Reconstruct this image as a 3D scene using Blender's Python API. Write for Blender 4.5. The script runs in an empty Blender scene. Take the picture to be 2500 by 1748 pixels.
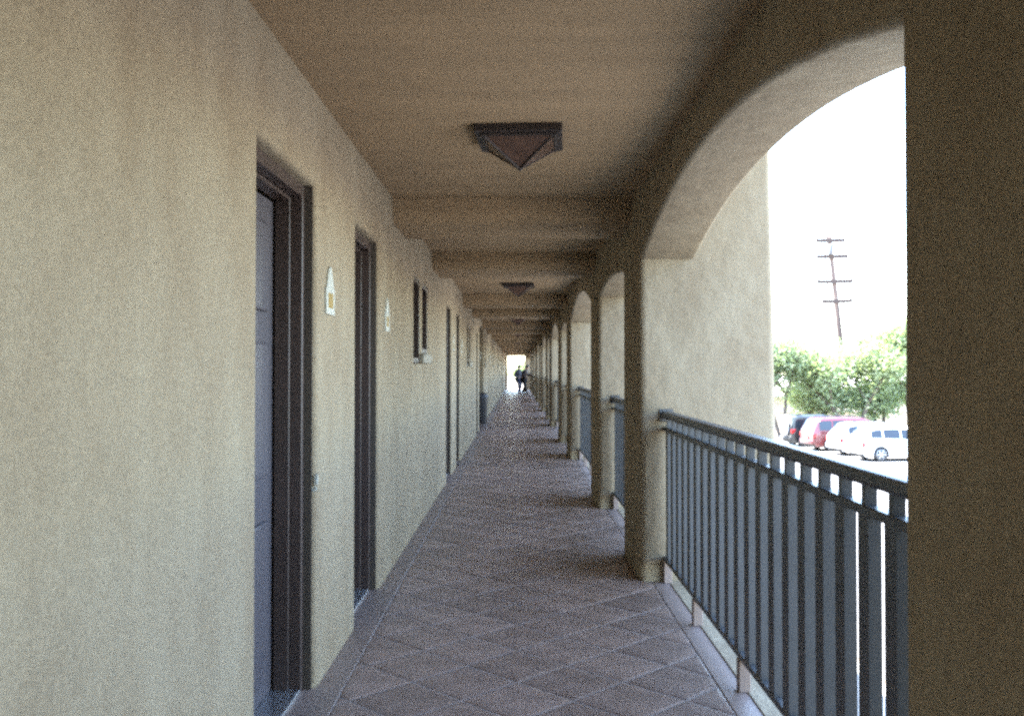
import bpy, bmesh, math, random
from mathutils import Vector, Matrix
R = math.radians
scene = bpy.context.scene
COL = scene.collection
random.seed(11)

# ------------------------------------------------------------------ camera, sky, sun, exposure
EYE = 1.5
F = 2300.0                                   # focal length in photo pixels (photo is 2500 wide)
cam_d = bpy.data.cameras.new("camera"); cam = bpy.data.objects.new("camera", cam_d); COL.objects.link(cam)
scene.camera = cam
cam.location = (0, 0, EYE)
PITCH = 1.0
cam.rotation_euler = (R(90 + PITCH), 0, 0)
cam_d.sensor_width = 36.0
cam_d.lens = 36.0 * F / 2500.0
cam_d.shift_x = (1250 - 1264) / 2500.0
cam_d.shift_y = (902 - 874 - F * math.tan(R(PITCH))) / 2500.0
cam_d.clip_start = 0.05; cam_d.clip_end = 3000
cam_d.dof.use_dof = True
cam_d.dof.focus_distance = 6.5
cam_d.dof.aperture_fstop = 5.6

SUN_DIR = Vector((-0.40, 0.10, 0.90)).normalized()     # towards the sun: high, behind the building
world = bpy.data.worlds.new("World"); scene.world = world
world.use_nodes = True
wn = world.node_tree.nodes; wl = world.node_tree.links
bg = wn["Background"]
sky = wn.new("ShaderNodeTexSky"); sky.sky_type = 'NISHITA'; sky.sun_disc = False
sky.sun_elevation = math.asin(SUN_DIR.z)
sky.sun_rotation = math.atan2(SUN_DIR.x, SUN_DIR.y)
sky.dust_density = 0.9; sky.air_density = 1.1; sky.ozone_density = 1.8
wl.new(sky.outputs[0], bg.inputs[0]); bg.inputs[1].default_value = 0.15
sun_d = bpy.data.lights.new("sun", 'SUN'); sun_d.energy = 2.3; sun_d.angle = R(0.5); sun_d.color = (1.0, 0.96, 0.90)
sun = bpy.data.objects.new("sun", sun_d); COL.objects.link(sun)
sun.rotation_euler = (-SUN_DIR).to_track_quat('-Z', 'Y').to_euler()
sun.location = (0, 0, 30)
scene.view_settings.view_transform = 'Standard'
scene.view_settings.look = 'None'
scene.view_settings.gamma = 1.0
scene.view_settings.exposure = 4.15
scene.render.engine = 'CYCLES'
cy = scene.cycles
cy.max_bounces = 6; cy.diffuse_bounces = 3; cy.glossy_bounces = 2; cy.transmission_bounces = 4
cy.sample_clamp_indirect = 2.0
cy.use_denoising = False
cy.pixel_filter_type = 'BLACKMAN_HARRIS'; cy.filter_width = 2.6

# ------------------------------------------------------------------ helpers
def tag(o, label=None, cat=None, group=None, kind=None):
    if label: o["label"] = label
    if cat: o["category"] = cat
    if group: o["group"] = group
    if kind: o["kind"] = kind
    return o

def empty(name, loc=(0, 0, 0), rz=0, parent=None):
    o = bpy.data.objects.new(name, None); COL.objects.link(o)
    o.location = loc; o.rotation_euler = (0, 0, rz); o.empty_display_size = 0.2
    if parent: o.parent = parent
    return o

def obj(name, bm, mat, parent=None, smooth=False, loc=None):
    me = bpy.data.meshes.new(name)
    bmesh.ops.recalc_face_normals(bm, faces=bm.faces)
    bm.to_mesh(me); bm.free()
    if smooth:
        for p in me.polygons: p.use_smooth = True
    for m in (mat if isinstance(mat, (list, tuple)) else [mat]): me.materials.append(m)
    o = bpy.data.objects.new(name, me); COL.objects.link(o)
    if parent: o.parent = parent
    if loc: o.location = loc
    return o

def inst(src, name, parent, loc):
    o = bpy.data.objects.new(name, src.data); COL.objects.link(o)
    o.parent = parent; o.location = loc
    return o

def copy_tree(o, parent=None):
    c = o.copy(); COL.objects.link(c); c.parent = parent
    for ch in list(o.children): copy_tree(ch, c)
    return c

def box(bm, x0, x1, y0, y1, z0, z1, bevel=0.0, seg=2):
    vs = [bm.verts.new(p) for p in ((x0,y0,z0),(x1,y0,z0),(x1,y1,z0),(x0,y1,z0),(x0,y0,z1),(x1,y0,z1),(x1,y1,z1),(x0,y1,z1))]
    fs = [bm.faces.new([vs[i] for i in f]) for f in ((3,2,1,0),(4,5,6,7),(0,1,5,4),(1,2,6,5),(2,3,7,6),(3,0,4,7))]
    if bevel > 0:
        es = list({e for f in fs for e in f.edges})
        bmesh.ops.bevel(bm, geom=es, offset=bevel, segments=seg, profile=0.5, affect='EDGES')

def bx(*a, **k):
    bm = bmesh.new(); box(bm, *a, **k); return bm

def tube(bm, p0, p1, r0, r1=None, n=10, cap=True):
    r1 = r0 if r1 is None else r1
    p0, p1 = Vector(p0), Vector(p1)
    d = (p1 - p0).normalized()
    a = d.orthogonal().normalized(); b = d.cross(a)
    A, B = [], []
    for i in range(n):
        t = 2*math.pi*i/n; v = a*math.cos(t) + b*math.sin(t)
        A.append(bm.verts.new(p0 + v*r0)); B.append(bm.verts.new(p1 + v*r1))
    for i in range(n):
        j = (i+1) % n; bm.faces.new((A[i], A[j], B[j], B[i]))
    if cap:
        bm.faces.new(A[::-1]); bm.faces.new(B)

def lathe(bm, prof, n=24, axis='Z', c=(0, 0, 0)):
    """prof: list of (radius, height) along axis"""
    c = Vector(c); rings = []
    for r, h in prof:
        ring = []
        for i in range(n):
            t = 2*math.pi*i/n; u, v = r*math.cos(t), r*math.sin(t)
            p = {'Z': (u, v, h), 'Y': (u, h, v), 'X': (h, u, v)}[axis]
            ring.append(bm.verts.new(c + Vector(p)))
        rings.append(ring)
    for a, b in zip(rings, rings[1:]):
        for i in range(n):
            j = (i+1) % n; bm.faces.new((a[i], a[j], b[j], b[i]))
    if prof[0][0] > 1e-5: bm.faces.new(rings[0][::-1])
    if prof[-1][0] > 1e-5: bm.faces.new(rings[-1])

def prism(bm, poly, d0, d1, plane='YZ'):
    """extrude a 2-D polygon between d0 and d1 along the axis across its plane"""
    def P(u, v, d): return {'YZ': (d, u, v), 'XZ': (u, d, v), 'XY': (u, v, d)}[plane]
    A = [bm.verts.new(P(u, v, d0)) for u, v in poly]; B = [bm.verts.new(P(u, v, d1)) for u, v in poly]
    n = len(poly)
    fa = bm.faces.new(A); fb = bm.faces.new(B[::-1])
    for i in range(n):
        j = (i+1) % n; bm.faces.new((A[i], B[i], B[j], A[j]))
    return A, B, fa, fb

# ------------------------------------------------------------------ materials
def mat(name, color, rough=0.8, metal=0.0, var=0.0, vscale=3.0, vstretch=(1, 1, 1), bump=0.0, bscale=60.0,
        bump2=0.0, b2scale=8.0, b2stretch=(1,1,1), rnd=0.0, spec=None, col2=None, emit=None, trans=0.0, speck=0.0, sscale=90.0):
    m = bpy.data.materials.new(name); m.use_nodes = True
    nt = m.node_tree; N = nt.nodes; L = nt.links; p = N["Principled BSDF"]
    p.inputs["Roughness"].default_value = rough; p.inputs["Metallic"].default_value = metal
    p.inputs["Base Color"].default_value = (*color, 1)
    if spec is not None: p.inputs["Specular IOR Level"].default_value = spec
    if trans: p.inputs["Transmission Weight"].default_value = trans
    if emit: p.inputs["Emission Color"].default_value = (*emit[0], 1); p.inputs["Emission Strength"].default_value = emit[1]
    tc = N.new("ShaderNodeTexCoord")
    out = None
    if var or rnd:
        c2 = col2 or tuple(max(0, c*(1-var)) for c in color)
        c1 = tuple(min(1, c*(1+var*0.6)) for c in color) if not col2 else color
        mp = N.new("ShaderNodeMapping"); mp.inputs["Scale"].default_value = vstretch
        L.new(tc.outputs["Object"], mp.inputs[0])
        nz = N.new("ShaderNodeTexNoise"); nz.inputs["Scale"].default_value = vscale; nz.inputs["Detail"].default_value = 7; nz.inputs["Roughness"].default_value = 0.62
        L.new(mp.outputs[0], nz.inputs["Vector"])
        rp = N.new("ShaderNodeMapRange"); rp.inputs[1].default_value = 0.28; rp.inputs[2].default_value = 0.72
        L.new(nz.outputs["Fac"], rp.inputs[0])
        mx = N.new("ShaderNodeMix"); mx.data_type = 'RGBA'
        mx.inputs["A"].default_value = (*c2, 1); mx.inputs["B"].default_value = (*c1, 1)
        L.new(rp.outputs[0], mx.inputs["Factor"]); out = mx.outputs["Result"]
        if rnd:
            oi = N.new("ShaderNodeObjectInfo"); hs = N.new("ShaderNodeHueSaturation")
            mr = N.new("ShaderNodeMapRange"); mr.inputs[3].default_value = 1-rnd; mr.inputs[4].default_value = 1+rnd
            L.new(oi.outputs["Random"], mr.inputs[0]); L.new(mr.outputs[0], hs.inputs["Value"]); L.new(out, hs.inputs["Color"]); out = hs.outputs["Color"]
        if speck:                                   # sand grains of the float finish
            n2 = N.new("ShaderNodeTexNoise"); n2.inputs["Scale"].default_value = sscale; n2.inputs["Detail"].default_value = 3; n2.inputs["Roughness"].default_value = 0.75
            L.new(tc.outputs["Object"], n2.inputs["Vector"])
            m2 = N.new("ShaderNodeMapRange"); m2.inputs[1].default_value = 0.3; m2.inputs[2].default_value = 0.7; m2.inputs[3].default_value = 1-speck; m2.inputs[4].default_value = 1+speck
            L.new(n2.outputs["Fac"], m2.inputs[0])
            h2 = N.new("ShaderNodeHueSaturation"); L.new(m2.outputs[0], h2.inputs["Value"]); L.new(out, h2.inputs["Color"]); out = h2.outputs["Color"]
        L.new(out, p.inputs["Base Color"])
    prev = None
    for b, s, st in ((bump2, b2scale, b2stretch), (bump, bscale, (1, 1, 1))):
        if not b: continue
        mp = N.new("ShaderNodeMapping"); mp.inputs["Scale"].default_value = st
        L.new(tc.outputs["Object"], mp.inputs[0])
        nz = N.new("ShaderNodeTexNoise"); nz.inputs["Scale"].default_value = s; nz.inputs["Detail"].default_value = 4
        L.new(mp.outputs[0], nz.inputs["Vector"])
        bn = N.new("ShaderNodeBump"); bn.inputs["Strength"].default_value = 1.0; bn.inputs["Distance"].default_value = b
        L.new(nz.outputs["Fac"], bn.inputs["Height"])
        if prev: L.new(prev.outputs[0], bn.inputs["Normal"])
        prev = bn
    if prev: L.new(prev.outputs[0], p.inputs["Normal"])
    return m

STUCCO = mat("stucco", (0.305, 0.252, 0.172), 0.92, speck=0.2, var=0.17, col2=(0.235, 0.182, 0.118), vscale=3.0, vstretch=(1, 1, 0.5), bump=0.004, bscale=110, bump2=0.016, b2scale=9, spec=0.2)
PLASTER = mat("ceiling_plaster", (0.315, 0.222, 0.130), 0.92, speck=0.18, var=0.16, vscale=2.5, vstretch=(0.35, 1.6, 1), bump=0.004, bscale=90, bump2=0.022, b2scale=4, b2stretch=(0.3, 1.5, 1), spec=0.2)
FRAME = mat("door_frame_paint", (0.055, 0.037, 0.031), 0.38, var=0.15, bump=0.0006, bscale=200)
LEAFP = mat("door_paint", (0.085, 0.077, 0.086), 0.38, var=0.12, vstretch=(1, 1, .2), bump=0.0008, bscale=150)
ALU = mat("aluminium", (0.55, 0.56, 0.58), 0.35, metal=0.9, var=0.1)
RECESS_SHADE = mat("recess_shade_tone", (0.06, 0.047, 0.035), 0.8, var=0.2)  # dark tone standing in for the shade on the stucco returns
SILLM = mat("sill_stone", (0.28, 0.25, 0.19), 0.8, var=0.12)
HANDLE = mat("handle_nickel", (0.22, 0.20, 0.16), 0.4, metal=0.8, var=0.1)
BRONZE = mat("bronze_paint", (0.048, 0.052, 0.056), 0.40, var=0.2, vscale=9, bump=0.0006, bscale=120, spec=0.6)
DARKM = mat("dark_metal", (0.045, 0.033, 0.028), 0.5, metal=0.3, var=0.25, vscale=14, bump=0.001, bscale=70)
MICA = mat("amber_glass", (0.105, 0.060, 0.040), 0.3, var=0.35, vscale=16, trans=0.12)
SIGNW = mat("sign_cream", (0.42, 0.42, 0.36), 0.5, var=0.05, vscale=12)
SIGNG = mat("sign_gold", (0.27, 0.17, 0.03), 0.5, var=0.12, vscale=20)
TILE = mat("floor_tile", (0.265, 0.186, 0.150), 0.42, var=0.32, vscale=5, rnd=0.17, bump=0.0025, bscale=45, bump2=0.004, b2scale=7, spec=0.45)
GROUT = mat("grout", (0.27, 0.215, 0.185), 0.8, var=0.2, vscale=6, bump=0.002, bscale=80)
STRIP = mat("border_concrete", (0.245, 0.182, 0.152), 0.45, var=0.2, vscale=4, bump=0.002, bscale=60, spec=0.45)
WGLASS = mat("window_glass", (0.02, 0.022, 0.025), 0.08, var=0.1, spec=0.6)
INTERIOR = mat("dim_plaster", (0.20, 0.15, 0.10), 0.9, var=0.15)
ASPHALT = mat("asphalt", (0.19, 0.18, 0.165), 0.9, var=0.2, vscale=0.5, bump=0.006, bscale=30)
CONC = mat("concrete", (0.32, 0.30, 0.26), 0.85, var=0.15, vscale=1.2, bump=0.003, bscale=40)
DIRT = mat("desert_ground", (0.30, 0.25, 0.19), 0.95, var=0.2, vscale=0.12, bump=0.02, bscale=3)
PAINTW = mat("white_road_paint", (0.75, 0.74, 0.70), 0.7, var=0.15, vscale=4)

# ------------------------------------------------------------------ measures (metres; +Y runs down the walkway)
XL = -0.95            # face of the room wall
XC = 0.87             # walkway face of the arcade
XA = 1.27             # outer face of the arch wall
XF = 1.82             # outer end of the piers
ZC = 2.80             # ceiling
ZS = 2.285            # springing of the arches
RISE = 0.30
GROUND = -2.9
PER = 9.1
Y0, Y1 = -16.5, 70.4
K0, K1 = -2, 7        # bays
def pier_a(k): return (6.70 + PER*k, 7.75 + PER*k)
def pier_b(k): return (10.20 + PER*k, 11.25 + PER*k)

# ------------------------------------------------------------------ ground outside
g = bmesh.new(); S = 900
gv = [g.verts.new(p) for p in ((-S, -S, GROUND-0.012), (S, -S, GROUND-0.012), (S, S, GROUND-0.012), (-S, S, GROUND-0.012))]; g.faces.new(gv)
tag(obj("ground", g, DIRT), kind="structure")
tag(obj("parking_lot", bx(5.2, 46, -40, 62, GROUND-0.3, GROUND), ASPHALT), kind="structure")
tag(obj("pavement", bx(1.9, 5.0, -40, 80, GROUND-0.3, GROUND+0.12, bevel=0.02), CONC), kind="structure")

# ------------------------------------------------------------------ the building
B = empty("building")
tag(B, "tan stucco building whose long arcaded upper walkway fills the photo", "building")

# openings in the room wall: (y0, y1, z0, z1, kind)
doors, windows = [], []
for k in range(K0, K1):
    for j, (a, b) in enumerate(((3.44, 4.46), (5.52, 6.47))):
        a += PER*k; b += PER*k
        if k == 2 and j == 1: continue
        if b < Y1 - 0.5 and a > Y0 + 0.5: doors.append((a, b))
    a, b = 8.6 + PER*k, 10.0 + PER*k
    if b < Y1 - 0.5 and a > Y0 + 0.5: windows.append((a, b))
ALC = (23.25, 26.45)
ZD = 2.37; ZW0, ZW1 = 1.66, ZD
holes = [(a, b, -1, ZD) for a, b in doors] + [(ALC[0], ALC[1], -1, 2.62)]
for a, b in windows:
    m = (a+b)/2
    holes += [(a, m-0.08, ZW0-0.10, ZW1), (m+0.08, b, ZW0, ZW1)]

def holed_wall(y0, y1, z0, z1, holes, xf, depth):
    ys = sorted({y0, y1, *[h[0] for h in holes], *[h[1] for h in holes]})
    zs = sorted({z0, z1, *[max(z0, h[2]) for h in holes], *[h[3] for h in holes]})
    bm = bmesh.new(); V = {}
    def v(i, j, d):
        if (i, j, d) not in V: V[i, j, d] = bm.verts.new((xf - depth*d, ys[i], zs[j]))
        return V[i, j, d]
    solid = {}
    for i in range(len(ys)-1):
        for j in range(len(zs)-1):
            cy_, cz_ = (ys[i]+ys[i+1])/2, (zs[j]+zs[j+1])/2
            solid[i, j] = not any(h[0] < cy_ < h[1] and h[2] < cz_ < h[3] for h in holes)
    for (i, j), s in solid.items():
        if not s: continue
        bm.faces.new((v(i,j,0), v(i+1,j,0), v(i+1,j+1,0), v(i,j+1,0)))
        for di, dj, e in ((-1,0,((i,j),(i,j+1))), (1,0,((i+1,j),(i+1,j+1))), (0,-1,((i,j),(i+1,j))), (0,1,((i,j+1),(i+1,j+1)))):
            if not solid.get((i+di, j+dj), False):
                a, b = e; bm.faces.new((v(*a,0), v(*b,0), v(*b,1), v(*a,1)))
    bmesh.ops.recalc_face_normals(bm, faces=bm.faces)
    es = [e for e in bm.edges if len(e.link_faces) == 2 and e.calc_face_angle(0) > 1.0 and abs(e.verts[0].co.x - xf) < 1e-4 and abs(e.verts[1].co.x - xf) < 1e-4
          and z0 + 1e-3 < max(e.verts[0].co.z, e.verts[1].co.z) and max(e.verts[0].co.z, e.verts[1].co.z) < z1 - 1e-3 or
          (len(e.link_faces) == 2 and e.calc_face_angle(0) > 1.0 and abs(e.verts[0].co.x - xf) < 1e-4 and abs(e.verts[1].co.x - xf) < 1e-4 and abs(e.verts[0].co.z - e.verts[1].co.z) > 0.01)]
    bmesh.ops.bevel(bm, geom=es, offset=0.035, segments=4, profile=0.5, affect='EDGES')
    return bm
w = obj("wall", holed_wall(Y0, Y1, -0.02, ZC, holes, XL, 0.30), STUCCO, B)
for p in w.data.polygons: p.use_smooth = True
w.data.set_sharp_from_angle(angle=R(35))
# room mass behind the wall: back sheets close each opening
obj("room_wall", bx(-7.0, XL-0.302, Y0, ALC[0]-0.06, GROUND, ZC), INTERIOR, B)
obj("room_wall", bx(-7.0, XL-0.302, ALC[1]+0.06, Y1, GROUND, ZC), INTERIOR, B)
obj("alcove_wall", bx(-7.0, -2.6, ALC[0]-0.06, ALC[1]+0.06, GROUND, ZC), INTERIOR, B)
obj("alcove_ceiling", bx(-2.6, XL-0.302, ALC[0]-0.06, ALC[1]+0.06, 2.63, ZC), INTERIOR, B)

# ceiling, beams, roof
obj("ceiling", bx(-1.25, XC+0.2, Y0, Y1, ZC, ZC+0.10), PLASTER, B)
def rounded_beam(y0, y1, z0, z1, r=0.09):
    poly = [(y0, z1), (y0, z0+r)]
    for i in range(1, 6):
        t = math.pi/2*i/5; poly.append((y0 + r - r*math.cos(t), z0 + r - r*math.sin(t)))
    for i in range(0, 6):
        t = math.pi/2*i/5; poly.append((y1 - r + r*math.sin(t), z0 + r - r*math.cos(t)))
    poly.append((y1, z1))
    bm = bmesh.new(); prism(bm, poly, XL-0.05, XC+0.1); return bm
for k in range(K0, K1):
    for a, b in ((7.15, 8.10), (10.45, 11.60)):
        if a + PER*k > Y0 and b + PER*k < Y1:
            o = obj("beam", rounded_beam(a + PER*k, b + PER*k, 2.61, ZC - 0.001 + 0.05), PLASTER, B, smooth=True)
            o.data.set_sharp_from_angle(angle=R(40))
obj("roof", bx(-7.2, 1.97, Y0-0.3, Y1+0.3, 3.36, 3.62, bevel=0.02), STUCCO, B)  # unseen slab, eave drawn out to keep the sun off the piers
obj("shade_parapet", bx(-7.0, 1.25, Y0, Y1, 3.62, 4.05), STUCCO, B)  # unseen, added on top of the slab to cast shade

# piers and arches of the arcade
def pier_mesh(y0, y1):
    bm = bmesh.new()
    for z, xf in ((GROUND, XF+0.10), (ZS, XF), (3.36, XF-0.03)):
        pass
    rings = []
    for z, xf in ((GROUND, XF+0.12), (0.0, XF+0.035), (ZS, XF), (3.36, XF-0.02)):
        rings.append([bm.verts.new(p) for p in ((XC, y0, z), (xf, y0, z), (xf, y1, z), (XC, y1, z))])
    for a, b in zip(rings, rings[1:]):
        for i in range(4):
            j = (i+1) % 4; bm.faces.new((a[i], a[j], b[j], b[i]))
    bm.faces.new(rings[0][::-1]); bm.faces.new(rings[-1])
    bmesh.ops.recalc_face_normals(bm, faces=bm.faces)
    es = [e for e in bm.edges if abs(e.verts[0].co.z - e.verts[1].co.z) > 0.1 and e.calc_face_angle(0) > 0.8]
    bmesh.ops.bevel(bm, geom=es, offset=0.05, segments=5, profile=0.5, affect='EDGES')
    return bm
p0 = None
for k in range(K0, K1+1):
    for y0, y1 in (pier_a(k), pier_b(k)):
        if y0 < Y0 or y1 > Y1 + 1.2: continue
        o = obj("pier", pier_mesh(y0, y1), STUCCO, B, smooth=True); o.data.set_sharp_from_angle(angle=R(40))

def arch_mesh(ya, yb, rise, n=28):
    """wall over an opening, from pier face to pier face (set into the piers)"""
    yc, hw = (ya+yb)/2, (yb-ya)/2
    rad = (hw*hw + rise*rise)/(2*rise); zc = ZS + rise - rad
    arc = []
    for i in range(n+1):
        t = -1 + 2*i/n; y = yc + hw*t
        arc.append((y, zc + math.sqrt(max(0, rad*rad - (y-yc)**2))))
    arc = [(ya-0.08, ZS-0.0)] + arc + [(yb+0.08, ZS-0.0)]; n += 2
    bm = bmesh.new()
    lo = {}
    for d, x in ((0, XC+0.002), (1, XA)):
        lo[d] = ([bm.verts.new((x, y, z)) for y, z in arc], [bm.verts.new((x, y, 3.358)) for y, z in arc])
    for d in (0, 1):
        a, t = lo[d]
        for i in range(n): bm.faces.new((a[i], a[i+1], t[i+1], t[i]))
    for i in range(n): bm.faces.new((lo[0][0][i], lo[0][0][i+1], lo[1][0][i+1], lo[1][0][i]))
    bmesh.ops.recalc_face_normals(bm, faces=bm.faces)
    es = [e for e in bm.edges if len(e.link_faces) == 2 and e.calc_face_angle(0) > 0.8]
    bmesh.ops.bevel(bm, geom=es, offset=0.035, segments=4, profile=0.5, affect='EDGES')
    return bm
bays = []
for k in range(K0, K1+1):
    ya, yb = pier_b(k-1)[1], pier_a(k)[0]
    if ya > Y0 and yb < Y1 + 0.5: bays.append((ya, yb, RISE, True))
    ya, yb = pier_a(k)[1], pier_b(k)[0]
    if ya > Y0 and yb < Y1: bays.append((ya, yb, 0.09, False))
for ya, yb, rise, big in bays:
    o = obj("arch", arch_mesh(ya, yb, rise), STUCCO, B, smooth=True); o.data.set_sharp_from_angle(angle=R(40))
    obj("sill", bx(1.068, XA+0.03, ya, yb, -0.36, 0.006, bevel=0.004), STUCCO, B)
# lower storey under the walkway
obj("lower_wall", bx(-0.6, 0.2, Y0, Y1, GROUND, -0.36), STUCCO, B)
# end of the walkway: wall with an open doorway, landing and rail
ew = bmesh.new()
EY = 70.4
box(ew, XL, -0.76, EY, EY+0.3, 0, ZC); box(ew, 0.53, XC+0.4, EY, EY+0.3, 0, ZC); box(ew, -0.76, 0.53, EY, EY+0.3, 2.5, ZC)
obj("end_wall", ew, STUCCO, B)

# doors: recessed metal frame, panelled leaf, pull handle, threshold
def make_door(width):
    d = empty("door", (0, 0, 0), 0, B)
    w_ = width
    xs = XL
    f = bmesh.new()
    for y0, y1 in ((0.012, 0.052), (w_-0.052, w_-0.012)):
        box(f, xs-0.20, xs-0.058, y0, y1, 0, ZD-0.004, bevel=0.004, seg=1)
    box(f, xs-0.20, xs-0.058, 0.0525, w_-0.0525, ZD-0.062, ZD-0.004, bevel=0.004, seg=1)
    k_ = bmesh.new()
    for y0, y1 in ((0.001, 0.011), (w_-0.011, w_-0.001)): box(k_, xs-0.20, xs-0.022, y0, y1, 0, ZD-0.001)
    obj("recess_shade_strip", k_, RECESS_SHADE, d)  # strips along both recess sides, their shade put into the colour
    obj("door_frame", f, FRAME, d)
    s = bmesh.new()
    for y0, y1 in ((0.053, 0.070), (w_-0.070, w_-0.053)):
        box(s, xs-0.185, xs-0.114, y0, y1, 0, ZD-0.063, bevel=0.003, seg=1)
    box(s, xs-0.185, xs-0.114, 0.0705, w_-0.0705, ZD-0.082, ZD-0.063, bevel=0.003, seg=1)
    obj("door_stop", s, FRAME, d)
    l = bmesh.new(); a, b = 0.075, w_-0.075
    box(l, xs-0.235, xs-0.192, a, b, 0.02, ZD-0.09, bevel=0.003, seg=1)
    obj("door_leaf", l, LEAFP, d)
    # six raised panels
    pw = (b-a-0.36)/2
    for c0 in (a+0.12, a+0.24+pw):
        for z0, z1 in ((0.22, 0.82), (1.02, 1.62), (1.76, 2.16)):
            q = bmesh.new(); box(q, xs-0.1925, xs-0.176, c0, c0+pw, z0, z1, bevel=0.012, seg=2)
            obj("door_panel", q, LEAFP, d)
    h = bmesh.new(); yh = b-0.065 if width < 0.95 else a+0.065
    pts = [(xs-0.192, yh, 1.29), (xs-0.150, yh, 1.285), (xs-0.135, yh, 1.25), (xs-0.135, yh, 1.20), (xs-0.150, yh, 1.16), (xs-0.192, yh, 1.155)]
    for p, q in zip(pts, pts[1:]): tube(h, p, q, 0.011, n=8)
    box(h, xs-0.193, xs-0.186, yh-0.03, yh+0.03, 1.00, 1.32, bevel=0.003, seg=1)
    tube(h, (xs-0.192, yh, 1.40), (xs-0.165, yh, 1.40), 0.027, n=14)
    obj("handle", h, HANDLE, d)
    t = bmesh.new(); box(t, xs-0.26, xs-0.06, 0.053, w_-0.053, -0.004, 0.018, bevel=0.006)
    obj("threshold", t, ALU, d)
    return d
protos = {}
for a, b in doors:
    wkey = round(b-a, 2)
    if wkey not in protos:
        protos[wkey] = make_door(wkey); o = protos[wkey]
    else:
        o = copy_tree(protos[wkey], B)
    o.location.y = a

# windows: twin narrow lights each side of a stucco mullion
def make_window():
    d = empty("window", (0, 0, 0), 0, B)
    wd = 1.4; m = wd/2
    for y0, y1, z0, z1 in ((0.0, m-0.08, ZW0-0.10, ZW1), (m+0.08, wd, ZW0, ZW1)):
        f = bmesh.new()
        x0, x1 = XL-0.20, XL-0.012
        box(f, x0, x1, y0+0.002, y0+0.05, z0, z1); box(f, x0, x1, y1-0.05, y1-0.002, z0, z1)
        box(f, x0, x1, y0+0.05, y1-0.05, z1-0.05, z1-0.004); box(f, x0, x1, y0+0.05, y1-0.05, z0+0.004, z0+0.05)
        obj("window_frame", f, FRAME, d)
        obj("pane", bx(XL-0.15, XL-0.142, y0+0.05, y1-0.05, z0+0.05, z1-0.05), WGLASS, d)
    obj("sill", bx(XL-0.02, XL+0.035, m-0.10, wd+0.05, ZW0-0.10, ZW0-0.008, bevel=0.012), SILLM, d)
    return d
wp = None
for a, b in windows:
    o = make_window() if wp is None else copy_tree(wp, B)
    wp = wp or o
    o.location.y = a
# chipped plaster at the far edge of the nearest door recess
c = bmesh.new()
for z0, z1, dy in ((0.955, 1.005, 0.0), (0.925, 0.945, 0.012)):
    prism(c, [(-0.006, z0), (0.012, z0+0.006), (0.016, (z0+z1)/2), (0.010, z1), (-0.004, z1-0.004)], XL-0.012-dy, XL+0.003-dy*0.5)
obj("plaster_chip", c, SIGNW, B, loc=(0, 4.465, 0))

# ------------------------------------------------------------------ walkway floor with diagonal tiles
fl = obj("walkway_floor", bx(-2.6, XA, Y0, 72.2, -0.34, -0.0045), GROUT); tag(fl, kind="structure")
obj("border_strip", bx(XL-0.25, -0.823, Y0, 72.2, -0.02, 0.0, bevel=0.003, seg=1), STRIP, fl)
obj("border_strip", bx(0.953, 1.066, Y0, 72.2, -0.02, 0.0, bevel=0.003, seg=1), STRIP, fl)

def clip(poly, axis, lim, keep_less):
    out = []
    for i in range(len(poly)):
        a, b = poly[i], poly[(i+1) % len(poly)]
        ina = a[axis] <= lim if keep_less else a[axis] >= lim
        inb = b[axis] <= lim if keep_less else b[axis] >= lim
        if ina: out.append(a)
        if ina != inb:
            t = (lim-a[axis])/(b[axis]-a[axis]); out.append((a[0]+(b[0]-a[0])*t, a[1]+(b[1]-a[1])*t))
    return out
STEP = 0.51; CJ, DJ = 4.56, 4.05; GW = 0.009
XT0, XT1 = -0.817, 0.947
def tile_poly(i, j):
    c0, c1 = CJ + STEP*i + GW, CJ + STEP*(i+1) - GW
    d0, d1 = DJ + STEP*j + GW, DJ + STEP*(j+1) - GW
    P = [((c-d)/2, (c+d)/2) for c, d in ((c0, d0), (c1, d0), (c1, d1), (c0, d1))]
    P = clip(P, 0, XT0, False); P = clip(P, 0, XT1, True) if P else P
    return P
def tile_bm(bm, P, z, h):
    cx = sum(p[0] for p in P)/len(P); cy_ = sum(p[1] for p in P)/len(P)
    n = len(P)
    rings = []
    for s, zz in ((0, -0.02), (0, z-h), (0.012, z-0.001), (0.04, z)):
        ring = []
        for p in P:
            dx, dy = cx-p[0], cy_-p[1]; L = math.hypot(dx, dy); k = min(s*1.3, L*0.7)/L
            ring.append(bm.verts.new((p[0]+dx*k, p[1]+dy*k, zz)))
        rings.append(ring)
    for a, b in zip(rings, rings[1:]):
        for i in range(n): bm.faces.new((a[i], a[(i+1) % n], b[(i+1) % n], b[i]))
    bm.faces.new(rings[-1])
def area(P): return abs(sum(P[i][0]*P[(i+1) % len(P)][1]-P[(i+1) % len(P)][0]*P[i][1] for i in range(len(P))))/2
cells = []
for i in range(-60, 150):
    for j in range(-60, 150):
        yc = (CJ+STEP*(i+.5) + DJ+STEP*(j+.5))/2; xc = (CJ+STEP*(i+.5) - DJ-STEP*(j+.5))/2
        if not (-1.2 < xc < 1.3 and Y0+0.4 < yc < 71.5): continue
        P = tile_poly(i, j)
        if len(P) >= 3 and area(P) > 0.0015: cells.append((yc, xc, P))
cells.sort()
near = [c for c in cells if c[0] > 3.7][:290]; ymax = near[-1][0]
rest = bmesh.new(); full = {}
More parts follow.
